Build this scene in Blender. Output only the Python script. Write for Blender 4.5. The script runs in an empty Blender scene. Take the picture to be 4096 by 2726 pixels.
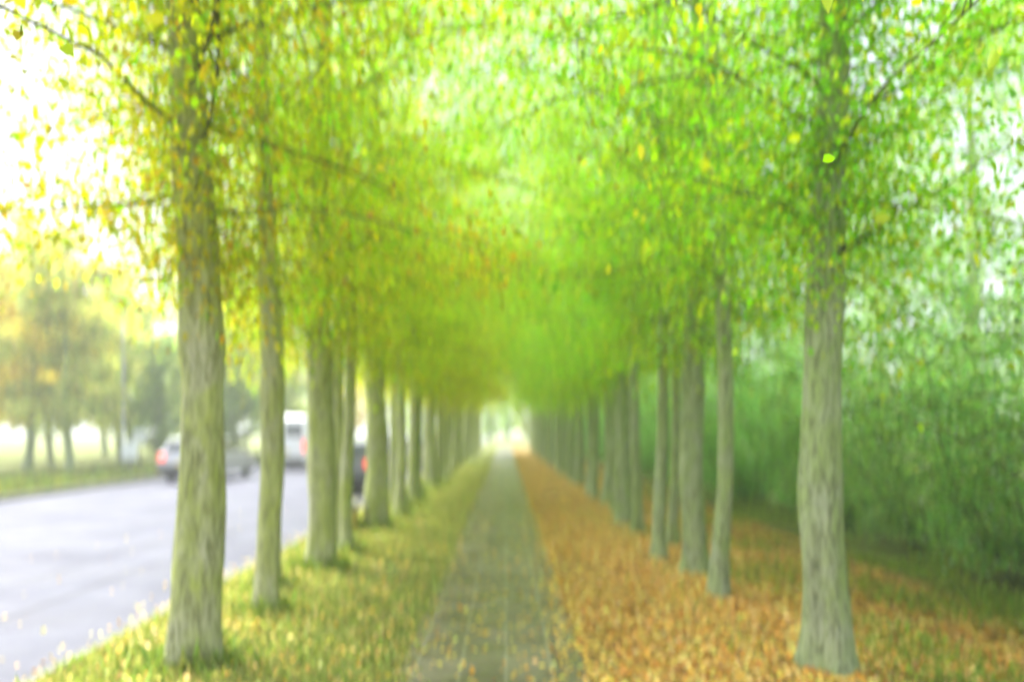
import bpy, math, random
import numpy as np
from mathutils import Vector, noise
R = math.radians
C = bpy.context.scene.collection
S = bpy.context.scene

# ------------------------------------------------------------------ camera, sky, sun, exposure
cam_d = bpy.data.cameras.new('camera')
cam = bpy.data.objects.new('camera', cam_d); C.objects.link(cam)
cam.location = (0, 0, 1.6); cam.rotation_euler = (R(90), 0, 0)
cam_d.sensor_width = 36; cam_d.lens = 24
cam_d.shift_x = 0.006; cam_d.shift_y = 0.0874
cam_d.clip_start = 0.05; cam_d.clip_end = 2000
cam_d.dof.use_dof = True; cam_d.dof.focus_distance = 1.8; cam_d.dof.aperture_fstop = 0.58; cam_d.dof.aperture_ratio = 2.0
S.camera = cam

SUN_EL, SUN_AZ = 56, -50          # degrees; azimuth from +Y towards +X
w = bpy.data.worlds.new('World'); S.world = w; w.use_nodes = True
nt = w.node_tree; nt.nodes.clear()
sky = nt.nodes.new('ShaderNodeTexSky'); sky.sky_type = 'NISHITA'; sky.sun_disc = False
sky.sun_elevation = R(SUN_EL); sky.sun_rotation = R(SUN_AZ)
sky.dust_density = 4; sky.air_density = 1.0; sky.ozone_density = 1.0
ovc = nt.nodes.new('ShaderNodeMixRGB'); ovc.inputs[0].default_value = 0.72; ovc.inputs[2].default_value = (7.7, 8.1, 9.5, 1)   # even white cloud over the sky
bg = nt.nodes.new('ShaderNodeBackground'); bg.inputs[1].default_value = 0.064
out = nt.nodes.new('ShaderNodeOutputWorld')
nt.links.new(sky.outputs[0], ovc.inputs[1]); nt.links.new(ovc.outputs[0], bg.inputs[0]); nt.links.new(bg.outputs[0], out.inputs[0])
sd = bpy.data.lights.new('sun', 'SUN'); sd.energy = 4.2; sd.angle = R(28); sd.color = (1, .98, .93)
sun = bpy.data.objects.new('sun', sd); C.objects.link(sun)
dv = Vector((math.sin(R(SUN_AZ))*math.cos(R(SUN_EL)), math.cos(R(SUN_AZ))*math.cos(R(SUN_EL)), math.sin(R(SUN_EL))))
sun.rotation_euler = dv.to_track_quat('Z', 'Y').to_euler(); sun.location = dv*60
S.view_settings.view_transform = 'Standard'; S.view_settings.look = 'None'; S.view_settings.gamma = 1
S.view_settings.exposure = 2.08
S.render.engine = 'CYCLES'
cy = S.cycles
cy.use_denoising = True
try: cy.denoiser = 'OPENIMAGEDENOISE'
except Exception: pass
cy.max_bounces = 10; cy.diffuse_bounces = 6; cy.transmission_bounces = 8; cy.glossy_bounces = 3; cy.volume_bounces = 1
cy.transparent_max_bounces = 6
cy.use_adaptive_sampling = True; cy.adaptive_threshold = 0.02

# ------------------------------------------------------------------ helpers
def tag(o, label=None, cat=None, group=None, kind=None):
    if label: o['label'] = label
    if cat: o['category'] = cat
    if group: o['group'] = group
    if kind: o['kind'] = kind
    return o
def empty(name, loc=(0, 0, 0), rz=0, parent=None):
    o = bpy.data.objects.new(name, None); C.objects.link(o); o.location = loc; o.rotation_euler = (0, 0, rz)
    o.empty_display_size = .2
    if parent: o.parent = parent
    return o
class MB:
    def __init__(s): s.v = []; s.f = []
    def box(s, c, d, rot=None):
        b = len(s.v); x, y, z = d[0]/2, d[1]/2, d[2]/2
        for p in ((-x,-y,-z),(x,-y,-z),(x,y,-z),(-x,y,-z),(-x,-y,z),(x,-y,z),(x,y,z),(-x,y,z)):
            q = Vector(p)
            if rot: q = rot @ q
            s.v.append((q.x+c[0], q.y+c[1], q.z+c[2]))
        for f in ((0,3,2,1),(4,5,6,7),(0,1,5,4),(1,2,6,5),(2,3,7,6),(3,0,4,7)): s.f.append(tuple(b+i for i in f))
        return s
    def tube(s, pts, rad, n=6, cap=True):
        b = len(s.v); pts = [Vector(p) for p in pts]; m = len(pts)
        for i, p in enumerate(pts):
            t = (pts[min(i+1, m-1)]-pts[max(i-1, 0)]).normalized()
            a = t.orthogonal().normalized() if abs(t.z) < .95 else Vector((1, 0, 0))
            a = (a - t*a.dot(t)).normalized(); c = t.cross(a)
            r = rad[i] if hasattr(rad, '__len__') else rad
            for k in range(n):
                q = p + (a*math.cos(2*math.pi*k/n)+c*math.sin(2*math.pi*k/n))*r
                s.v.append(tuple(q))
        for i in range(m-1):
            for k in range(n):
                s.f.append((b+i*n+k, b+i*n+(k+1)%n, b+(i+1)*n+(k+1)%n, b+(i+1)*n+k))
        if cap:
            s.f.append(tuple(b+k for k in reversed(range(n)))); s.f.append(tuple(b+(m-1)*n+k for k in range(n)))
        return s
    def prism(s, prof, x0, x1, taper=None):   # profile in (y,z), run along x
        b = len(s.v); n = len(prof)
        for x in (x0, x1):
            for (y, z) in prof: s.v.append((x, y, z))
        s.f.append(tuple(b+i for i in range(n))); s.f.append(tuple(b+n+i for i in reversed(range(n))))
        for i in range(n): s.f.append((b+i, b+n+i, b+n+(i+1)%n, b+(i+1)%n))
        return s
    def build(s, name, mat, parent=None, smooth=False, bevel=0):
        me = bpy.data.meshes.new(name); me.from_pydata(s.v, [], s.f); me.update()
        if smooth: me.polygons.foreach_set('use_smooth', [True]*len(me.polygons))
        me.materials.append(mat)
        o = bpy.data.objects.new(name, me); C.objects.link(o)
        if parent: o.parent = parent
        if bevel:
            md = o.modifiers.new('bevel', 'BEVEL'); md.width = bevel; md.segments = 2; md.limit_method = 'ANGLE'
        return o
def copy_tree(o, parent=None):
    c = o.copy(); C.objects.link(c)
    if parent: c.parent = parent
    for ch in o.children: copy_tree(ch, c)
    return c

# ------------------------------------------------------------------ materials
def newmat(name):
    m = bpy.data.materials.new(name); m.use_nodes = True; m.node_tree.nodes.clear()
    return m, m.node_tree.nodes, m.node_tree.links
def N(ns, t, **kw):
    n = ns.new(t)
    for k, v in kw.items(): setattr(n, k, v)
    return n
def noise_n(ns, ls, co, scale, detail=4, rough=.55, dist=0):
    n = N(ns, 'ShaderNodeTexNoise'); n.inputs['Scale'].default_value = scale; n.inputs['Detail'].default_value = detail
    n.inputs['Roughness'].default_value = rough; n.inputs['Distortion'].default_value = dist
    if co: ls.new(co, n.inputs['Vector'])
    return n.outputs[0]
def ramp(ns, ls, fac, stops):
    r = N(ns, 'ShaderNodeValToRGB'); e = r.color_ramp.elements
    while len(e) < len(stops): e.new(.5)
    for i, (p, c) in enumerate(stops): e[i].position = p; e[i].color = (*c, 1) if len(c) == 3 else c
    ls.new(fac, r.inputs[0]); return r.outputs[0]
def mixc(ns, ls, fac, a, b, mode='MIX'):
    m = N(ns, 'ShaderNodeMixRGB', blend_type=mode)
    for i, x in ((0, fac), (1, a), (2, b)):
        if hasattr(x, 'is_linked'): ls.new(x, m.inputs[i])
        else: m.inputs[i].default_value = x if i == 0 else ((*x, 1) if len(x) == 3 else x)
    return m.outputs[0]
def mth(ns, ls, op, a, b=None):
    m = N(ns, 'ShaderNodeMath', operation=op)
    for i, x in enumerate((a, b)):
        if x is None: continue
        if hasattr(x, 'is_linked'): ls.new(x, m.inputs[i])
        else: m.inputs[i].default_value = x
    return m.outputs[0]
def finish(m, ns, ls, col, rough=.8, bump=None, bstr=.3, bdist=.02, spec=.3, metal=0):
    p = N(ns, 'ShaderNodeBsdfPrincipled'); o = N(ns, 'ShaderNodeOutputMaterial')
    if hasattr(col, 'is_linked'): ls.new(col, p.inputs['Base Color'])
    else: p.inputs['Base Color'].default_value = (*col, 1)
    if hasattr(rough, 'is_linked'): ls.new(rough, p.inputs['Roughness'])
    else: p.inputs['Roughness'].default_value = rough
    p.inputs['Specular IOR Level'].default_value = spec; p.inputs['Metallic'].default_value = metal
    if bump is not None:
        b = N(ns, 'ShaderNodeBump'); b.inputs['Strength'].default_value = bstr; b.inputs['Distance'].default_value = bdist
        ls.new(bump, b.inputs['Height']); ls.new(b.outputs[0], p.inputs['Normal'])
    ls.new(p.outputs[0], o.inputs[0]); return m
def obj_co(ns): return N(ns, 'ShaderNodeTexCoord').outputs['Object']
def mapped(ns, ls, co, sc):
    mp = N(ns, 'ShaderNodeMapping'); mp.inputs['Scale'].default_value = sc; ls.new(co, mp.inputs[0]); return mp.outputs[0]

def leaf_material(name, trans=.5, rough=.5):
    m, ns, ls = newmat(name)
    a = N(ns, 'ShaderNodeAttribute', attribute_name='leaf_colour').outputs['Color']
    oi = N(ns, 'ShaderNodeObjectInfo').outputs['Random']
    hs = N(ns, 'ShaderNodeHueSaturation'); ls.new(a, hs.inputs['Color'])
    ls.new(mth(ns, ls, 'ADD', mth(ns, ls, 'MULTIPLY', oi, .03), .485), hs.inputs['Hue'])
    ls.new(mth(ns, ls, 'ADD', mth(ns, ls, 'MULTIPLY', oi, .3), .85), hs.inputs['Value'])
    col = hs.outputs[0]
    d = N(ns, 'ShaderNodeBsdfDiffuse'); t = N(ns, 'ShaderNodeBsdfTranslucent'); g = N(ns, 'ShaderNodeBsdfGlossy')
    g.inputs['Roughness'].default_value = rough
    ls.new(col, d.inputs[0])
    br = N(ns, 'ShaderNodeMixRGB', blend_type='MULTIPLY'); br.inputs[0].default_value = 1; ls.new(col, br.inputs[1]); br.inputs[2].default_value = (1.25, 1.2, .7, 1)
    ls.new(br.outputs[0], t.inputs[0])
    x = N(ns, 'ShaderNodeMixShader'); x.inputs[0].default_value = trans; ls.new(d.outputs[0], x.inputs[1]); ls.new(t.outputs[0], x.inputs[2])
    y = N(ns, 'ShaderNodeMixShader'); y.inputs[0].default_value = .035; ls.new(x.outputs[0], y.inputs[1]); ls.new(g.outputs[0], y.inputs[2])
    o = N(ns, 'ShaderNodeOutputMaterial'); ls.new(y.outputs[0], o.inputs[0]); return m
M = {}
M['leaf'] = leaf_material('living leaf', .6)
M['litter'] = leaf_material('fallen leaf', .15, .45)
M['grass'] = leaf_material('grass blade', .35)

def bark(name, pale, green, dark, k):
    m, ns, ls = newmat(name); co = obj_co(ns)
    oi = N(ns, 'ShaderNodeObjectInfo'); va = N(ns, 'ShaderNodeVectorMath', operation='ADD'); ls.new(co, va.inputs[0]); ls.new(oi.outputs['Location'], va.inputs[1]); co = va.outputs[0]
    f = noise_n(ns, ls, mapped(ns, ls, co, (34, 34, 6)), 1, 8, .7, .9)
    b = noise_n(ns, ls, mapped(ns, ls, co, (5, 5, 2.4)), 1, 7, .68, .5)
    s = noise_n(ns, ls, co, 38, 3)
    col = mixc(ns, ls, ramp(ns, ls, b, [(.38, (0, 0, 0)), (.62, (k, k, k))]), pale, green)
    col = mixc(ns, ls, ramp(ns, ls, f, [(.38, (1, 1, 1)), (.55, (0, 0, 0))]), col, dark)
    col = mixc(ns, ls, ramp(ns, ls, s, [(.58, (0, 0, 0)), (.72, (.5, .5, .5))]), col, (.40, .43, .28))
    return finish(m, ns, ls, col, .9, mth(ns, ls, 'ADD', f, mth(ns, ls, 'MULTIPLY', s, .3)), .7, .03, .1)
M['bark_yellow'] = bark('bark with yellow green algae', (.50, .50, .34), (.44, .50, .13), (.22, .23, .11), 1)
M['bark_grey'] = bark('grey green bark', (.43, .48, .33), (.32, .43, .14), (.17, .20, .11), .9)
M['twig'] = bark('dark twig bark', (.17, .17, .10), (.17, .19, .07), (.08, .085, .05), .6)

m, ns, ls = newmat('ground turf'); co = obj_co(ns)
c1 = ramp(ns, ls, noise_n(ns, ls, co, 3.2, 6, .65), [(.3, (.10, .085, .04)), (.5, (.13, .17, .045)), (.72, (.20, .25, .06))])
c2 = mixc(ns, ls, ramp(ns, ls, noise_n(ns, ls, co, 24, 5, .7), [(.5, (0, 0, 0)), (.68, (1, 1, 1))]), c1, (.30, .22, .07))
M['turf'] = finish(m, ns, ls, c2, .95, noise_n(ns, ls, co, 30, 5), .6, .04, .1)

m, ns, ls = newmat('leaf strewn soil'); co = obj_co(ns)
c1 = ramp(ns, ls, noise_n(ns, ls, co, 34, 6, .7), [(.3, (.09, .06, .03)), (.45, (.28, .15, .05)), (.58, (.42, .26, .07)), (.74, (.30, .27, .07))])
c1 = mixc(ns, ls, ramp(ns, ls, noise_n(ns, ls, co, 1.3, 5, .6), [(.44, (0, 0, 0)), (.64, (.75, .75, .75))]), c1, (.22, .19, .055))
M['litter_soil'] = finish(m, ns, ls, c1, .9, noise_n(ns, ls, co, 40, 5), .7, .03, .15)

m, ns, ls = newmat('concrete paving'); co = obj_co(ns)
br = N(ns, 'ShaderNodeTexBrick'); br.offset = .5; br.offset_frequency = 2
mp = N(ns, 'ShaderNodeMapping'); mp.inputs['Rotation'].default_value = (0, 0, R(90)); ls.new(co, mp.inputs[0]); ls.new(mp.outputs[0], br.inputs['Vector'])
br.inputs['Scale'].default_value = 1; br.inputs['Brick Width'].default_value = .3; br.inputs['Row Height'].default_value = .3; br.inputs['Mortar Size'].default_value = .007; br.inputs['Bias'].default_value = 0
br.inputs['Color1'].default_value = (.16, .138, .112, 1); br.inputs['Color2'].default_value = (.215, .187, .152, 1); br.inputs['Mortar'].default_value = (.33, .31, .27, 1)
st = ramp(ns, ls, noise_n(ns, ls, co, 2.0, 6, .6), [(.35, (.62, .64, .5)), (.65, (1.1, 1.08, 1.0))])
c1 = mixc(ns, ls, 1, br.outputs[0], st, 'MULTIPLY')
c1 = mixc(ns, ls, ramp(ns, ls, noise_n(ns, ls, co, 60, 4, .7), [(.5, (0, 0, 0)), (.75, (.5, .5, .5))]), c1, (.15, .16, .08))
rg = ramp(ns, ls, noise_n(ns, ls, co, 3, 4), [(.35, (.25, .25, .25)), (.7, (.6, .6, .6))])
M['paving'] = finish(m, ns, ls, c1, rg, mth(ns, ls, 'ADD', mth(ns, ls, 'MULTIPLY', br.outputs['Fac'], -.6), noise_n(ns, ls, co, 70, 3)), .25, .006, .5)

m, ns, ls = newmat('wet asphalt'); co = obj_co(ns)
c1 = ramp(ns, ls, noise_n(ns, ls, co, .9, 6, .6), [(.3, (.048, .050, .076)), (.7, (.080, .084, .120))])
c1 = mixc(ns, ls, ramp(ns, ls, noise_n(ns, ls, co, 110, 3, .8), [(.45, (0, 0, 0)), (.7, (.6, .6, .6))]), c1, (.16, .16, .18))
sx = N(ns, 'ShaderNodeSeparateXYZ'); ls.new(co, sx.inputs[0])
wob = mth(ns, ls, 'ADD', sx.outputs[0], mth(ns, ls, 'MULTIPLY', noise_n(ns, ls, mapped(ns, ls, co, (0.01, .8, 1)), 1, 4), .12))
for xs in (-4.5, -5.4, -6.6, -8.2, -10.2):
    d = mth(ns, ls, 'LESS_THAN', mth(ns, ls, 'ABSOLUTE', mth(ns, ls, 'SUBTRACT', wob, xs)), .03)
    c1 = mixc(ns, ls, mth(ns, ls, 'MULTIPLY', d, .7), c1, (.02, .02, .025))
rg = ramp(ns, ls, noise_n(ns, ls, co, .7, 5), [(.38, (.55, .55, .55)), (.62, (.8, .8, .8))])
M['asphalt'] = finish(m, ns, ls, c1, rg, noise_n(ns, ls, co, 130, 3), .12, .006, .22)
m, ns, ls = newmat('concrete kerb'); co = obj_co(ns)
M['kerb'] = finish(m, ns, ls, ramp(ns, ls, noise_n(ns, ls, co, 9, 6, .7), [(.3, (.10, .10, .075)), (.7, (.22, .215, .17))]), .8, noise_n(ns, ls, co, 60), .3, .01)
def plain(name, c, rough=.5, metal=0, spec=.5, var=.12, sc=14):
    m, ns, ls = newmat(name); co = obj_co(ns)
    a = tuple(max(0, x*(1-var)) for x in c); b = tuple(min(1, x*(1+var)) for x in c)
    return finish(m, ns, ls, ramp(ns, ls, noise_n(ns, ls, co, sc, 5, .6), [(.3, a), (.7, b)]), rough, None, spec=spec, metal=metal)
M['paint_dark'] = plain('dark grey car paint', (.13, .14, .155), .25)
M['paint_silver'] = plain('silver car paint', (.45, .46, .48), .28, .4)
M['paint_white'] = plain('white paint', (.75, .76, .78), .35)
M['paint_blue'] = plain('grey blue car paint', (.16, .2, .27), .27)
M['glass'] = plain('dark car glass', (.035, .045, .05), .06, 0, .7)
M['rubber'] = plain('tyre rubber', (.025, .025, .025), .85)
M['rim'] = plain('alloy rim', (.45, .45, .46), .35, .8)
M['plastic'] = plain('black plastic', (.03, .03, .033), .55)
M['galv'] = plain('galvanised steel', (.36, .38, .40), .45, .5)
M['darkpost'] = plain('dark painted post', (.10, .105, .09), .6)
M['yellow'] = plain('yellow grit bin plastic', (.55, .42, .10), .5)
M['sign_face'] = plain('pale sign face', (.62, .66, .68), .4)
M['plate'] = plain('licence plate', (.6, .48, .10), .45)
m, ns, ls = newmat('lit tail lamp'); 
p = N(ns, 'ShaderNodeBsdfPrincipled'); p.inputs['Base Color'].default_value = (.5, .02, .01, 1); p.inputs['Roughness'].default_value = .2
p.inputs['Emission Color'].default_value = (1, .10, .04, 1); p.inputs['Emission Strength'].default_value = .5
o_ = N(ns, 'ShaderNodeOutputMaterial'); ls.new(p.outputs[0], o_.inputs[0]); M['tail'] = m

# ------------------------------------------------------------------ leaves
def leaf_mesh(name, pos, dirs, size, cols, rng, mat, droop=.35, flat=False, aspect=.8):
    """pos (n,3), dirs (n,3) towards the tip, size (n,), cols (n,3): six-point folded leaves in one mesh"""
    n = len(pos)
    d = dirs/np.maximum(1e-6, np.linalg.norm(dirs, axis=1, keepdims=True))
    up = rng.normal(0, 1, (n, 3)) * (0.28 if flat else .75); up[:, 2] += 1
    sd_ = np.cross(d, up); sd_ /= np.maximum(1e-6, np.linalg.norm(sd_, axis=1, keepdims=True))
    nn = np.cross(sd_, d)
    s = size[:, None]; wdt = s*aspect*.5; fold = s*rng.uniform(.02, .2, (n, 1)); curl = s*rng.uniform(-.18, .05, (n, 1))
    v = np.empty((n, 6, 3))
    v[:, 0] = pos
    v[:, 1] = pos + d*s*.22 + sd_*wdt*.85 + nn*fold
    v[:, 2] = pos + d*s*.62 + sd_*wdt*.8 + nn*fold*.8
    v[:, 3] = pos + d*s + nn*curl
    v[:, 4] = pos + d*s*.62 - sd_*wdt*.8 + nn*fold*.8
    v[:, 5] = pos + d*s*.22 - sd_*wdt*.85 + nn*fold
    idx = np.arange(n)[:, None]*6
    loops = np.stack([idx+np.array([0, 1, 2, 3]), idx+np.array([0, 3, 4, 5])], 1).reshape(-1)
    me = bpy.data.meshes.new(name)
    me.vertices.add(n*6); me.vertices.foreach_set('co', v.reshape(-1))
    me.loops.add(len(loops)); me.loops.foreach_set('vertex_index', loops.astype(np.int32))
    me.polygons.add(2*n); me.polygons.foreach_set('loop_start', np.arange(0, 8*n, 4, dtype=np.int32)); me.polygons.foreach_set('loop_total', np.full(2*n, 4, np.int32))
    at = me.color_attributes.new('leaf_colour', 'FLOAT_COLOR', 'POINT')
    c4 = np.ones((n, 6, 4)); c4[:, :, :3] = cols[:, None, :]
    at.data.foreach_set('color', c4.reshape(-1))
    me.materials.append(mat); me.update(calc_edges=True); me.validate()
    return me
def link_mesh(name, me, parent=None):
    o = bpy.data.objects.new(name, me); C.objects.link(o)
    if parent: o.parent = parent
    return o
def pick(rng, pal, wts, n, jit=.22):
    wts = np.array(wts, float); wts /= wts.sum()
    k = rng.choice(len(pal), n, p=wts)
    c = np.array(pal)[k]*np.exp(rng.normal(0, jit, (n, 1)))*np.exp(rng.normal(0, .06, (n, 3)))
    return np.clip(c, 0, .8)

# ------------------------------------------------------------------ tree builder
def trunk_mesh(seed, H, r0, r1, flare=1.55, burr=0., lean=0.):
    """one tapered, furrowed trunk with root flare and burrs; returns MB and the centre line"""
    rnd = random.Random(seed); n = 22; mb = MB(); line = []
    zs = [-.06, 0, .06, .14, .25, .4]; z = .55
    while z < H: zs.append(z); z += .16 if z < 4 else .4
    zs.append(H)
    ph = [rnd.uniform(0, 6.28) for _ in range(4)]
    lumps = [(rnd.uniform(.3, 3.0), rnd.uniform(0, 6.28), rnd.uniform(.10, .24), rnd.uniform(.015, .05)*burr) for _ in range(int(16*burr))]
    for z in zs:
        t = max(0, z)/H
        cx = lean*z + .05*math.sin(ph[0]+z*.9)*min(1, z); cy = .05*math.sin(ph[1]+z*.8)*min(1, z)
        line.append(Vector((cx, cy, z)))
        r = r0*(1-t)**.8 + r1*t if z > 2.5 else r0*(1-t)**.8+r1*t
        r *= 1+(flare-1)*math.exp(-max(0, z)/.16)
        for k in range(n):
            a = 2*math.pi*k/n
            rr = r*(1+.09*math.sin(3*a+ph[2]+z*.3)*(.4+math.exp(-max(0, z)/.5))+.06*math.sin(5*a+ph[3]))
            rr += r*.22*noise.noise(Vector((math.cos(a)*2.2+seed, math.sin(a)*2.2, z*1.3)))
            for (lz, la, lw, lh) in lumps:
                da = math.atan2(math.sin(a-la), math.cos(a-la))*r
                rr += lh*math.exp(-((z-lz)**2+da*da)/(lw*lw))
            mb.v.append((cx+math.cos(a)*rr, cy+math.sin(a)*rr, z))
    m = len(zs)
    for i in range(m-1):
        for k in range(n): mb.f.append((i*n+k, i*n+(k+1)%n, (i+1)*n+(k+1)%n, (i+1)*n+k))
    mb.f.append(tuple((m-1)*n+k for k in range(n)))
    return mb, line
def interp(line, z):
    for a, b in zip(line, line[1:]):
        if a.z <= z <= b.z: return a.lerp(b, (z-a.z)/max(1e-6, b.z-a.z))
    return line[-1].copy()

def make_tree(name, seed, H, r0, prof, z0, n_limb, leaves, lsize, pal, wts, bark_m, low_pal=None, low_z=3.2, skirt=30, burr=0., lean=0., twig_n=8, flare=1.55, elev=(18, 52)):
    """prof(z) -> reach of the crown at height z. Parts: trunk, branches, crown"""
    rnd = random.Random(seed); rng = np.random.default_rng(seed)
    root = empty(name)
    mb, line = trunk_mesh(seed, H, r0, .03, flare, burr, lean)
    mb.build('trunk', bark_m, root, smooth=True)
    br = MB(); P = []; D = []; Wt = []
    def limb(start, az, el, L, r, droop, sub):
        pts = [Vector(start)]; d = Vector((math.cos(az)*math.cos(el), math.sin(az)*math.cos(el), math.sin(el)))
        seg = 6 if sub else 3; p = Vector(start)
        for i in range(seg):
            d = (d+Vector((rnd.gauss(0, .13), rnd.gauss(0, .13), rnd.gauss(0, .1)-droop))).normalized()
            p = p+d*(L/seg); pts.append(p.copy())
        br.tube(pts, [r*(1-.82*i/seg) for i in range(seg+1)], 5 if sub else 3, cap=False)
        for i in range(1, seg+1):
            if not sub or i > seg*.35:
                P.append(pts[i]); D.append(d.copy()); Wt.append(1.0 if sub else 1.35)
                P.append(pts[i].lerp(pts[i-1], .5)); D.append(d.copy()); Wt.append(1.)
        if sub:
            for k in range(twig_n):
                i = rnd.randint(1, seg); q = pts[i].lerp(pts[i-1], rnd.random())
                limb(q, az+rnd.gauss(0, .9), el*.4+rnd.gauss(0, .45), min(1.1, L*rnd.uniform(.22, .5)), r*.3, .12, False)
    az = rnd.uniform(0, 6.28)
    for i in range(n_limb):
        z = z0+(H-z0-.3)*(i+rnd.random())/n_limb; az += 2.4+rnd.gauss(0, .3)
        L = prof(z)*rnd.uniform(.75, 1.12)
        el = R(rnd.uniform(*elev))*((.30 if skirt > 20 else .6)+.8*(z-z0)/(H-z0))
        limb(interp(line, z), az, el, L, max(.006, .0042*L+.004), .07, True)
    for i in range(skirt):                                 # short drooping shoots round the upper stem
        z = rnd.uniform(z0-.35, z0+(2.9 if skirt > 60 else 1.6)); a = rnd.uniform(0, 6.28)
        limb(interp(line, z), a, R(rnd.uniform(-10, 45)), rnd.uniform(.35, 1.15), .007, .28, False)
    br.build('branches', M['twig'], root, smooth=True)
    P = np.array([tuple(p) for p in P]); D = np.array([tuple(d) for d in D]); Wt = np.array(Wt)
    k = rng.choice(len(P), leaves, p=Wt/Wt.sum())
    pos = P[k]+rng.normal(0, .16, (leaves, 3))*np.array([1, 1, .8])
    dirs = D[k]*.6+rng.normal(0, .6, (leaves, 3)); dirs[:, 2] -= .5
    cols = pick(rng, pal, wts, leaves)
    if low_pal is not None:
        f = np.clip((low_z-pos[:, 2]+rng.normal(0, .6, leaves))/1.6, 0, 1)[:, None]
        lowc = pick(rng, low_pal, [1]*len(low_pal), leaves)
        cols = np.where(rng.random((leaves, 1)) < f*.75, lowc, cols)
    clump = np.array([noise.noise(Vector(p)*1.1+Vector((seed, 0, 0))) for p in pos])[:, None]
    cols = np.clip(cols*np.exp(clump*.35), 0, .8)
    sz = lsize*np.exp(rng.normal(0, .25, leaves))
    link_mesh('crown', leaf_mesh('crown', pos, dirs, sz, cols, rng, M['leaf']), root)
    return root

def prof_lime(z):
    pts = [(2.3, .9), (2.9, 1.9), (3.5, 2.6), (4.6, 3.5), (6.0, 4.0), (7.8, 3.6), (9, 2.6), (10, 1.4)]
    for (a, x), (b, y) in zip(pts, pts[1:]):
        if z <= b: return x+(y-x)*max(0, z-a)/(b-a)
    return .8
YG = (.40, .60, .008); OL = (.36, .48, .015); GR = (.20, .54, .010); YE = (.57, .65, .008); OR = (.66, .50, .03); LG = (.29, .62, .008); DG = (.06, .15, .03)
LEFT = ([YG, OL, GR, YE, LG], [3.8, .9, .4, 3.4, 1.8])
RIGHT = ([LG, GR, YG, OL, YE], [3.5, 2.6, 2.4, 1.0, .5])
LOWL = [YE, YE, YG, (.68, .58, .012), (.66, .52, .02)]; LOWR = [YG, YE, OL, GR]
NL = 38000
protoL = [make_tree('avenue_tree', 11+i, 8.2, .16, prof_lime, 2.85, 46, NL, .042, *LEFT, M['bark_yellow'], LOWL, 4.8, 110, 1.0 if i == 0 else .6, flare=1.25) for i in range(3)]
protoR = [make_tree('avenue_tree', 31+i, 8.2, .14, prof_lime, 2.75, 46, NL, .042, *RIGHT, M['bark_grey'], LOWR, 3.3, 105, .35, flare=1.5) for i in range(3)]
thinL = [make_tree('avenue_tree', 51+i, 7.2, .085, lambda z: prof_lime(z)*.6, 2.8, 22, 6500, .042, *LEFT, M['bark_yellow'], LOWL, 3.4, 26, .3) for i in range(2)]
thinR = [make_tree('avenue_tree', 61+i, 7.2, .075, lambda z: prof_lime(z)*.6, 2.8, 22, 6500, .042, *RIGHT, M['bark_grey'], LOWR, 3.2, 26, .2) for i in range(2)]

ORD = ['first','second','third','fourth','fifth','sixth','seventh','eighth','ninth','tenth','eleventh','twelfth','thirteenth','fourteenth','fifteenth','sixteenth','seventeenth','eighteenth','nineteenth','twentieth']
ORD += ['twenty-'+o for o in ORD[:9]]+['thirtieth']+['thirty-'+o for o in ORD[:9]]+['fortieth']+['forty-'+o for o in ORD[:9]]+['fiftieth']
def avenue(thick, thin, spots, x, side):
    rnd = random.Random(int(abs(x)*100)+len(spots)); used = set(); k1 = k2 = 0; n = 0
    for y, kind, dx in spots:
        if kind: p = thick[k1 % len(thick)]; k1 += 1
        else: p = thin[k2 % len(thin)]; k2 += 1
        o = p if p.name not in used else copy_tree(p)
        used.add(p.name)
        o.location = (x+dx, y, 0); o.rotation_euler = (0, 0, rnd.uniform(0, 6.28)); s = rnd.uniform(.94, 1.06); o.scale = (s, s, rnd.uniform(.95, 1.05)*(1+.36*min(1, max(0, (y-22)/25)))*(1.5 if y < 3 else 1))
        if y < 3: lab = {'l': 'yellowing lime tree whose crown overhangs the top left corner', 'r': 'green lime tree whose crown overhangs the top right corner'}[side]
        else:
            look = ('thick lime tree' if kind else 'slim lime tree')
            hue = 'yellowing' if side == 'l' else 'green'
            where = 'beside the road' if side == 'l' else 'in the row right of the path'
            lab = f'{hue} {look}, {ORD[n]} trunk from the camera {where}'
            n += 1
        tag(o, lab, 'tree', 'lime trees lining the path')
def row(first, y, step, amp):
    sp = list(first); i = 0
    while y < 53:
        sp.append((y, 1 if i % 2 == 0 else 0, amp*math.sin(y*3.1)*(1 if i % 2 == 0 else 2.6))); y += step+.25*math.sin(i*1.7)+max(0, y-20)*.012; i += 1
    return sp
sL = row([(2.1, 1, -.25), (4.65, 1, 0), (6.0, 0, .02), (6.9, 0, -.25), (8.0, 1, -.03), (8.9, 0, .06), (9.7, 0, -.2)], 11.2, 1.25, .09)
sR = row([(2.1, 1, .25), (4.62, 1, .02), (6.6, 0, -.1), (7.75, 1, 0), (8.6, 0, -.22), (9.5, 0, .16), (10.7, 0, -.1)], 11.9, 1.35, .09)
avenue(protoL, thinL, sL, -2.13, 'l'); avenue(protoR, thinR, sR, 2.16, 'r')

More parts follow.
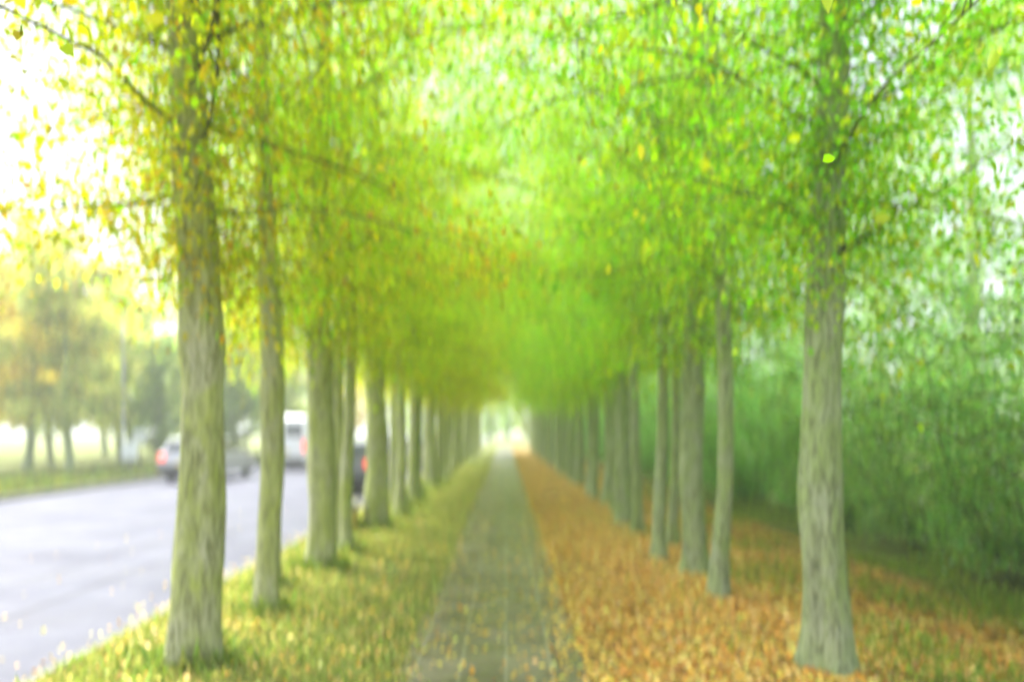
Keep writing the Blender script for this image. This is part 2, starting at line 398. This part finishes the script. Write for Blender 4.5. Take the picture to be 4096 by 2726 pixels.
# ------------------------------------------------------------------ ground, road, path
def sheet(name, prof, y0, y1, mat, ny=1, label=None):
    mb = MB(); n = len(prof)
    for j in range(ny+1):
        yy = y0+(y1-y0)*j/ny
        for (x, z) in prof: mb.v.append((x, yy, z))
    for j in range(ny):
        for i in range(n-1): mb.f.append((j*n+i, j*n+i+1, (j+1)*n+i+1, (j+1)*n+i))
    return tag(mb.build(name, mat), kind='structure')
sheet('ground', [(-230, 0), (-12.3, 0), (-12.3, -.12), (-2.98, -.12), (-2.98, 0), (230, 0)], -40, 260, M['turf'])
sheet('road', [(-12.18, -.116), (-3.10, -.116)], -40, 260, M['asphalt'])
k = MB(); k.box((-3.04, 110, -.055), (.12, 300, .13)); k.box((-12.24, 110, -.055), (.12, 300, .13)); tag(k.build('kerb', M['kerb'], bevel=.015), kind='structure')
sheet('leaf_litter_ground', [(.50, .004), (1.6, .004), (4.4, .004)], -6, 66, M['litter_soil'])
sheet('path', [(-.70, 0), (-.70, .03), (.53, .03), (.53, 0)], -6, 68, M['paving'])
sheet('side_path', [(-2.9, .010), (60, .010)], 68.2, 72, M['paving'])

# fallen leaves and grass (nobody could count them)
rng = np.random.default_rng(5)
def scatter(n, x0, x1, y0, y1, pw=1.0):
    u = rng.random(n); yy = y0*(y1/y0)**u if pw == 'log' else y0+(y1-y0)*u**pw
    return np.stack([rng.uniform(x0, x1, n), yy, np.zeros(n)], 1)
FALL = [(.78, .43, .08), (.78, .50, .12), (.74, .34, .06), (.64, .38, .13), (.76, .56, .18), (.56, .50, .12), (.54, .31, .12)]
P = scatter(130000, .42, 4.2, 2.2, 45, 'log')
edge = np.clip((P[:, 0]-.42)/.25, 0, 1)*np.clip(1.25-.32*np.maximum(0, P[:, 0]-1.6), .1, 1)
cl = np.array([noise.noise(Vector((p[0]*1.3, p[1]*.7, 3)))for p in P]); keep = rng.random(len(P)) < edge*np.clip(.78+cl*1.2, .1, 1); P = P[keep]
n = len(P); P[:, 2] = rng.uniform(.008, .035, n); d = rng.normal(0, 1, (n, 3)); d[:, 2] *= .22
me = leaf_mesh('fallen_leaves', P, d, .043*np.exp(rng.normal(0, .25, n)), pick(rng, FALL, [4, 4, 3, 2, 3, 2, 2], n), rng, M['litter'], flat=True)
tag(link_mesh('fallen_leaves', me), 'carpet of orange fallen leaves on the right verge', 'leaves', kind='stuff')
Q = scatter(2600, 0, 1, 2.2, 45, 'log'); Q[:, 0] = .62-rng.exponential(.14, len(Q)); Q = Q[Q[:, 0] > -.7]
G = scatter(1500, 0, 1, 3, 30, 'log'); G[:, 0] = -3.12-rng.exponential(.10, len(G))
P = np.concatenate([Q, G, scatter(1500, -.72, .55, 2.2, 40, 'log'), scatter(4200, -2.9, -.6, 2.2, 30, 'log'), scatter(110, -6.5, -3.1, 2.2, 25, 'log')])
n = len(P); P[:, 2] = np.where(P[:, 0] > -.7, .03, np.where(P[:, 0] > -3, .045, -.108)); d = rng.normal(0, 1, (n, 3)); d[:, 2] *= .15
me = leaf_mesh('scattered_leaves', P, d, .043*np.exp(rng.normal(0, .22, n)), pick(rng, FALL, [4, 4, 3, 3, 2, 1, 3], n), rng, M['litter'], flat=True)
tag(link_mesh('scattered_leaves', me), 'loose orange leaves scattered over the path and left verge', 'leaves', kind='stuff')
def grass(name, label, P, h, pal, wts):
    n = len(P); d = rng.normal(0, .45, (n, 3)); d[:, 2] = 1
    me = leaf_mesh(name, P, d, h*np.exp(rng.normal(0, .3, n)), pick(rng, pal, wts, n), rng, M['grass'], aspect=.13)
    tag(link_mesh(name, me), label, 'grass', kind='stuff')
P = scatter(170000, -2.95, -.40, 2.2, 34, 'log')
cl = np.array([noise.noise(Vector((p[0]*1.1, p[1]*.6, 9))) for p in P]); P = P[rng.random(len(P)) < np.clip(.75+cl, .1, 1)*np.clip((-.56-P[:, 0])/.24, .02, 1)]
tuft = []
for (ty, kd, dx) in sL[:16]:
    k = 420 if kd else 200; a = rng.uniform(0, 6.28, k); r = (.20 if kd else .11)+rng.exponential(.07, k)
    tuft.append(np.stack([-2.13+dx+np.cos(a)*r, ty+np.sin(a)*r, np.zeros(k)], 1))
grass('tuft_grass', 'longer grass tufts round the feet of the left trunks', np.concatenate(tuft), .12, [(.34, .44, .09), (.44, .48, .15), (.26, .36, .07)], [3, 2, 2])
grass('verge_grass', 'yellow-green grass on the verge between path and road', P, .055, [(.40, .48, .12), (.48, .52, .18), (.32, .42, .09), (.60, .52, .24)], [3, 3, 2, 3])
P = scatter(110000, .8, 6.2, 2.2, 25, 'log'); cl = np.array([noise.noise(Vector((p[0]*1.2, p[1]*.6, 19))) for p in P]); P = P[rng.random(len(P)) < np.clip((.16+cl*1.2)*np.clip((P[:, 0]-1.0)*.6, .05, 1.3), 0, 1)]
grass('sparse_grass', 'thin green grass growing through the fallen leaves', P, .06, [(.28, .38, .06), (.40, .42, .09)], [1, 1])
P = scatter(16000, -16, -12.35, 12, 60, 'log')
grass('roadside_grass', 'long green grass on the bank across the road', P, .2, [(.20, .27, .04), (.30, .33, .05), (.13, .2, .03)], [3, 2, 2])

# ------------------------------------------------------------------ shrubs and wood on the right
def make_shrub(seed, h, rad, leaves, lsize, pal, wts):
    rnd = random.Random(seed); rg_ = np.random.default_rng(seed); root = empty('shrub')
    st = MB(); P = []; D = []
    for s_ in range(13):
        a = s_*2.4+rnd.gauss(0, .2); el = R(rnd.uniform(52, 86)); L = h*rnd.uniform(.7, 1.05)
        d = Vector((math.cos(a)*math.cos(el)*rad/1.3, math.sin(a)*math.cos(el)*rad/1.3, math.sin(el))).normalized(); p = Vector((math.cos(a)*.12, math.sin(a)*.12, -.03)); pts = [p.copy()]
        for i in range(8):
            d = (d+Vector((rnd.gauss(0, .10), rnd.gauss(0, .10), rnd.gauss(-.03, .07)))).normalized(); p = p+d*(L/8); pts.append(p.copy())
        st.tube(pts, [.015*(1-.85*i/8) for i in range(9)], 5, cap=False)
        for i in range(1, 9):
            for k_ in range(5):
                az = rnd.uniform(0, 6.28); q = pts[i].copy(); e = Vector((math.cos(az), math.sin(az), rnd.uniform(-.35, .6))).normalized(); l2 = rnd.uniform(.25, .85)*rad*.65
                tw = [q, q+e*l2*.5, q+e*l2+Vector((0, 0, -.08))]; st.tube(tw, [.005, .004, .002], 3, cap=False)
                for x_ in (.3, .55, .8, 1.0): P.append(q+e*l2*x_); D.append(e)
    P = [p for p in P]
    P = np.array([tuple(p) for p in P]); D = np.array([tuple(p) for p in D]); ok = P[:, 2] > .05; P = P[ok]; D = D[ok]
    k_ = rg_.integers(0, len(P), leaves); pos = P[k_]+rg_.normal(0, .09, (leaves, 3)); pos[:, 2] = np.maximum(.04, pos[:, 2])
    dirs = D[k_]*.7+rg_.normal(0, .6, (leaves, 3)); dirs[:, 2] -= .2
    cols = pick(rg_, pal, wts, leaves); clump = np.array([noise.noise(Vector(p)*1.2+Vector((seed, 0, 0))) for p in pos])[:, None]; cols = np.clip(cols*np.exp(clump*.5), 0, .8)
    st.build('stems', M['twig'], root, smooth=True)
    link_mesh('foliage', leaf_mesh('foliage', pos, dirs, lsize*np.exp(rg_.normal(0, .25, leaves)), cols, rg_, M['leaf']), root)
    return root
SH = ([(.23, .50, .13), (.29, .54, .14), (.17, .42, .16), (.36, .56, .14), (.40, .55, .38)], [3, 3, 2, 2, 1])
shr = [make_shrub(71+i, (3.6, 3.0, 4.1, 2.4)[i], (1.5, 1.4, 1.5, 1.2)[i], (22000, 19500, 24500, 16000)[i], .043, *SH) for i in range(4)]
rnd = random.Random(8); used = set(); n = 0
spots = [(5.3, 3.4, 0), (5.6, 5.4, 1), (5.5, 7.2, 2), (5.7, 9.2, 0), (5.5, 11.4, 3), (5.9, 13.2, 2), (5.6, 15.4, 1), (5.8, 17.8, 0), (5.5, 20.2, 2), (5.7, 23, 3), (5.6, 26, 1), (5.8, 29.5, 0), (5.6, 33.5, 2), (5.8, 38, 1), (5.7, 43, 0), (5.7, 49, 2), (5.8, 55, 1), (5.7, 62, 0)]
for x, y, v in spots:
    o = shr[v] if v not in used else copy_tree(shr[v]); used.add(v)
    o.location = (x, y, 0); o.rotation_euler = (0, 0, rnd.uniform(0, 6.28)); s = rnd.uniform(.92, 1.1); o.scale = (s, s, s)
    tag(o, f'{["tall rounded","broad","tallest upright","low"][v]} green shrub, {ORD[n]} from the camera in the row behind the right trees', 'shrub', 'shrubs along the right verge'); n += 1
def prof_wood(z): return 3.0*math.sin(min(1, max(.15, (z-.5)/9))*math.pi)**.6 if z < 9.4 else .6
wood = [make_tree('woodland_tree', 81+i, 9.5, .16, prof_wood, 1.6, 36, 13000, .085, [(.20, .42, .06), (.12, .30, .07), (.30, .50, .06), (.3, .42, .2)], [3, 2, 2, 2], M['bark_grey'], None, 0, 10, 0) for i in range(2)]
used = set(); n = 0
for x, y, v in [(10.6, 7.2, 1), (11.6, 11.4, 0), (10.9, 16.0, 1), (11.5, 21, 0), (10.5, 25, 1), (9.4, 28, 0), (10, 37, 1), (9.2, 48, 0)]:
    o = wood[v] if v not in used else copy_tree(wood[v]); used.add(v)
    o.location = (x, y, 0); o.rotation_euler = (0, 0, rnd.uniform(0, 6.28)); s = rnd.uniform(1.0, 1.2); o.scale = (s, s, s)
    tag(o, f'dark green woodland tree behind the right shrubs, {ORD[n]} from the camera', 'tree', 'woodland trees on the right'); n += 1

# ------------------------------------------------------------------ trees across the road and at the end
def prof_far(z): return 3.0*math.sin(min(1, max(.18, (z-1.2)/8.5))*math.pi)**.55 if z < 8.8 else .7
AUT = ([(.70, .50, .08), (.72, .56, .12), (.62, .54, .12), (.44, .46, .10)], [3, 3, 2, 2]); PALE = ([(.42, .52, .14), (.54, .56, .20), (.34, .44, .12), (.62, .56, .2)], [3, 2, 3, 2]); FGR = ([(.20, .34, .09), (.28, .42, .10), (.36, .46, .12)], [3, 3, 2])
far = {'orange-yellow': make_tree('roadside_tree', 91, 9, .17, prof_far, 2.2, 30, 12000, .16, *AUT, M['bark_grey'], None, 0, 6, 0, .10),
       'pale yellow-green': make_tree('roadside_tree', 92, 9, .16, prof_far, 2.0, 30, 11000, .16, *PALE, M['bark_grey'], None, 0, 6, 0, -.06),
       'green': make_tree('roadside_tree', 93, 9, .18, prof_far, 1.4, 30, 12000, .16, *FGR, M['bark_grey'], None, 0, 8, 0, .04)}
used = set(); n = {}
for x, y, c, s in sorted([(-20.0, 28.5, 'orange-yellow', 1.0), (-17.2, 27, 'pale yellow-green', .95), (-14.6, 36, 'green', .95), (-15.6, 39, 'pale yellow-green', 1.1), (-23.5, 28, 'orange-yellow', .9), (-21.5, 38, 'pale yellow-green', .95), (-16.6, 32.5, 'green', .62), (-18.6, 34, 'pale yellow-green', .95), (-15.2, 45, 'green', .85), (-22, 33, 'pale yellow-green', .9), (-18, 42, 'pale yellow-green', .9), (-21, 50, 'green', .9), (-17.5, 54, 'pale yellow-green', .95), (-18.5, 66, 'green', .8), (-17, 76, 'orange-yellow', .8), (-27, 46, 'pale yellow-green', 1.1), (-31, 40, 'orange-yellow', 1.0), (-16.5, 92, 'pale yellow-green', .9), (-14.6, 108, 'green', .9), (-30, 62, 'green', 1.1), (-26, 78, 'pale yellow-green', 1.1)], key=lambda t: t[0]/t[1]):
    o = far[c] if c not in used else copy_tree(far[c]); used.add(c); n[c] = n.get(c, 0)+1
    o.location = (x, y, 0); o.rotation_euler = (0, 0, rnd.uniform(-.5, .5)); o.scale = (s, s, s)
    tag(o, f'hazy {c} tree across the road, {ORD[n[c]-1]} of its colour from the left', 'tree', 'trees across the road')
endt = make_tree('park_tree', 97, 9, .18, prof_far, 1.2, 34, 15000, .17, [YG, YE, LG, (.45, .45, .1)], [3, 2, 3, 2], M['bark_grey'], None, 0, 8, 0)
for i, (x, y, s) in enumerate(sorted([(-10.5, 84, .9), (-7, 88, 1), (-2.2, 92, .9), (2.9, 86, .95), (7.6, 90, 1.05), (13, 86, 1), (0.4, 106, 1.3), (20, 88, 1.1)], key=lambda t: t[0]/t[1])):
    o = endt if i == 0 else copy_tree(endt)
    o.location = (x, y, 0); o.rotation_euler = (0, 0, i*1.3); o.scale = (s, s, s)
    tag(o, f'bright yellow-green tree beyond the far end of the path, {ORD[i]} from the left there', 'tree', 'trees beyond the end of the path')

# ------------------------------------------------------------------ vehicles
def wheel(parent, x, y, r, wdt=.2):
    t = MB(); t.tube([(x-wdt/2, y, r), (x-wdt*.3, y, r), (x+wdt*.3, y, r), (x+wdt/2, y, r)], [r*.93, r, r, r*.93], 24); wl = t.build('wheel', M['rubber'], parent, smooth=False)
    q = MB(); s = 1 if x > 0 else -1; q.tube([(x+s*(wdt/2-.01), y, r), (x+s*(wdt/2+.012), y, r)], [r*.66, r*.6], 16); q.build('rim', M['rim'], wl)
def car(name, kind, paint, lit=True):
    """car standing at its centre, rear towards -y (the camera)"""
    root = empty(name); van = kind == 'van'
    Wd, L = (1.0, 2.5) if van else (.89, 2.1)
    if van: low = [(-L, .45), (-L, 1.15), (-L+.05, 2.25), (-L+.2, 2.35), (1.0, 2.35), (1.35, 2.2), (1.9, 1.35), (L-.08, 1.1), (L, .8), (L, .45), (L-.3, .28), (-L+.3, .28)]
    else: low = [(-L, .42), (-L-.02, .66), (-L+.05, .92), (-L+.12, 1.0), (.75, .96), (1.5, .9), (L-.05, .74), (L, .5), (L-.15, .27), (-L+.2, .27)]
    # body as a lofted shell: sections across x so the sides bulge and tuck in
    b = MB(); n = len(low)
    for xs, sc in ((-Wd, .955), (-Wd*.93, .992), (-Wd*.5, 1.0), (0, 1.005), (Wd*.5, 1.0), (Wd*.93, .992), (Wd, .955)):
        for (y, z) in low: b.v.append((xs, y*sc, .62+(z-.62)*sc))
    for i in range(6):
        for j in range(n): b.f.append((i*n+j, (i+1)*n+j, (i+1)*n+(j+1) % n, i*n+(j+1) % n))
    b.f.append(tuple(range(n))); b.f.append(tuple(6*n+j for j in reversed(range(n))))
    b.build('body', paint, root, bevel=.03)
    if not van:
        c = MB(); base = [(-L+.10, .985), (-L+.34, 1.40), (-1.2, 1.47), (.1, 1.455), (1.05, .95)]; m_ = len(base)
        for xs, q in ((-.80, 0), (-.62, 1), (.62, 1), (.80, 0)):
            for (y, z) in base: c.v.append((xs if q == 0 and z < 1.1 else (xs*.84 if q == 0 else xs*.9), y, z if q else (z-.03 if z > 1.1 else z)))
        for i in range(3):
            for j in range(m_): c.f.append((i*m_+j, (i+1)*m_+j, (i+1)*m_+(j+1) % m_, i*m_+(j+1) % m_))
        c.f.append(tuple(range(m_))); c.f.append(tuple(3*m_+j for j in reversed(range(m_))))
        c.build('cabin', paint, root, bevel=.03)
        g = MB(); d_ = Vector((0, .24, .415)).normalized()
        g.v += [(-.60, -L+.125, 1.045), (.60, -L+.125, 1.045), (.54, -L+.30, 1.37), (-.54, -L+.30, 1.37)]; g.v += [(x, y-.03, z+.01) for x, y, z in g.v[:4]]
        g.f += [(0, 1, 2, 3), (7, 6, 5, 4), (0, 4, 5, 1), (1, 5, 6, 2), (2, 6, 7, 3), (3, 7, 4, 0)]; g.build('rear_window', M['glass'], root)
        for s in (-1, 1):
            for y0, y1, y0t, y1t in ((-1.75, -.62, -1.55, -.62), (-.54, .72, -.54, .18)):
                g = MB(); q = [(s*.797, y0, 1.02), (s*.797, y1, 1.02), (s*.705, y1t, 1.37), (s*.705, y0t, 1.37)]
                g.v += q + [(x+s*.012, y, z) for x, y, z in q]; g.f += [(0, 1, 2, 3), (7, 6, 5, 4), (0, 4, 5, 1), (1, 5, 6, 2), (2, 6, 7, 3), (3, 7, 4, 0)]; g.build('side_window', M['glass'], root)
        tl, tz, pz = .70, .84, .58
    else:
        for s in (-1, 1):
            g = MB(); g.box((s*.44, -L+.005, 1.72), (.66, .05, .5)); g.build('rear_window', M['glass'], root, bevel=.02)
        tl, tz, pz = .86, 1.05, .72
    for s in (-1, 1):
        t = MB(); t.box((s*tl, -L-.012, tz), (.27 if not van else .14, .07, .17 if not van else .42)); t.build('tail_light', M['tail'] if lit else M['tail'], root, bevel=.02)
        q = MB(); q.box((s*(Wd+.09), .75 if not van else 1.35, 1.02 if not van else 1.4), (.16, .1, .13)); q.build('wing_mirror', M['plastic'], root, bevel=.02)
        wheel(root, s*(Wd-.1), -1.25 if not van else -1.5, .31 if not van else .34); wheel(root, s*(Wd-.1), 1.28 if not van else 1.6, .31 if not van else .34)
    q = MB(); q.box((0, -L-.025, .44), (1.62, .10, .22)); q.build('bumper', M['plastic'], root, bevel=.03)
    q = MB(); q.box((0, -L-.03, pz+.06), (.52, .03, .11)); q.build('licence_plate', M['plate'], root)
    return root
ZR = -.116
for kind, paint, x, y, lab, cat in [('hatch', M['paint_dark'], -4.3, 20.0, 'dark grey hatchback with lit tail lights, nearest car on the road', 'car'),
        ('hatch', M['paint_silver'], -4.6, 31.5, 'silver hatchback in the near lane behind the nearest dark car, tail lights lit', 'car'),
        ('hatch', M['paint_blue'], -4.7, 41, 'grey-blue hatchback, farthest of the cars in the near lane', 'car'),
        ('van', M['paint_white'], -9.6, 32, 'white panel van with red tail lights on the far side of the road', 'van'),
        ('hatch', M['paint_silver'], -10.6, 24.5, 'silver hatchback parked by the far kerb in front of the white van', 'car')]:
    o = car('parked_car' if kind != 'van' else 'panel_van', kind, paint)
    o.location = (x, y, ZR); tag(o, lab, cat, 'vehicles on the road')

# ------------------------------------------------------------------ street furniture
def lamp(x, y, h, arm, lab):
    root = empty('street_lamp', (x, y, 0))
    p = MB(); p.tube([(0, 0, -.05), (0, 0, .9), (0, 0, .95), (0, 0, h-1.5)], [.085, .085, .06, .045], 12); p.build('pole', M['galv'], root, smooth=True)
    a = MB(); pts = [(0, 0, h-1.5)]+[(arm*(1-math.cos(t)), 0, h-1.5+1.4*math.sin(t)) for t in [i*math.pi/2/9 for i in range(1, 10)]]+[(arm+.4, 0, h-.1)]
    a.tube(pts, .032, 8); a.build('arm', M['galv'], root, smooth=True)
    q = MB(); q.tube([(arm+.3, 0, h-.09), (arm+.5, 0, h-.08), (arm+.95, 0, h-.12), (arm+1.05, 0, h-.14)], [.05, .11, .1, .04], 10); q.build('lamp_head', M['galv'], root, smooth=True)
    tag(root, lab, 'street lamp', 'street lamps across the road')
lamp(-15.7, 28, 7.6, 1.9, 'slender grey street lamp with curved arm, nearest across the road')
lamp(-14.6, 44, 7.6, 1.9, 'slender grey street lamp with curved arm, farther one across the road')
def sign(x, y, zc, s, lab, two=False):
    root = empty('road_sign', (x, y, 0))
    q = MB(); q.tube([(0, 0, -.05), (0, 0, zc+s*.6)], .035, 10); q.build('post', M['darkpost'], root)
    q = MB(); q.box((0, -.05, zc), (s, .025, s*1.1)); f = q.build('panel', M['sign_face'], root, bevel=.01)
    q = MB(); q.box((0, -.064, zc), (s*.9, .004, .02)); q.build('panel_seam', M['darkpost'], f)
    tag(root, lab, 'sign', 'pale square signs across the road')
sign(-15.0, 28, 1.35, .52, 'pale square sign on dark post beside the nearest street lamp')
sign(-13.2, 24, .9, .55, 'low pale square sign near the far kerb, closest to the camera')
sign(-14.2, 33, 1.7, .6, 'pale square sign on the grass, farthest from the camera')
root = empty('grit_bin', (-2.62, 11.0, 0), R(6)); tag(root, 'small yellow grit bin with sloping lid at the verge edge', 'grit bin')
q = MB(); q.prism([(-.22, 0), (.22, 0), (.24, .42), (-.24, .36)], -.21, .21); q.build('body', M['yellow'], root, bevel=.02)
q = MB(); q.prism([(-.28, .365), (.27, .427), (.22, .50), (-.24, .43)], -.25, .25); q.build('lid', M['kerb'], root, bevel=.02)
for i, (x, y, h) in enumerate([(-2.7, 7.7, .5), (-2.75, 10.2, .5), (-2.75, 13.4, .5), (-2.75, 17.2, .5), (-2.75, 21.4, .5)]):
    root = empty('bollard', (x, y, 0)); tag(root, f'slim dark bollard at the kerb, {ORD[i]} from the camera', 'bollard', 'bollards along the kerb')
    q = MB(); q.tube([(0, 0, -.05), (0, 0, h)], [.032, .03], 12); q.build('post', M['darkpost'], root, smooth=False)
    q = MB(); q.tube([(0, 0, h), (0, 0, h+.03), (0, 0, h+.06)], [.037, .037, .015], 12); q.build('cap', M['darkpost'], root)

# ------------------------------------------------------------------ air
hz = MB(); hz.box((0, 110, 6.6), (470, 310, 15.6))
m, ns, ls = newmat('thin mist'); pv = N(ns, 'ShaderNodeVolumePrincipled'); pv.inputs['Color'].default_value = (.95, .97, .98, 1); pv.inputs['Density'].default_value = .0032; pv.inputs['Anisotropy'].default_value = 0
o_ = N(ns, 'ShaderNodeOutputMaterial'); ls.new(pv.outputs[0], o_.inputs['Volume'])
tag(hz.build('haze', m), 'pale mist hanging in the avenue', 'haze', kind='stuff')
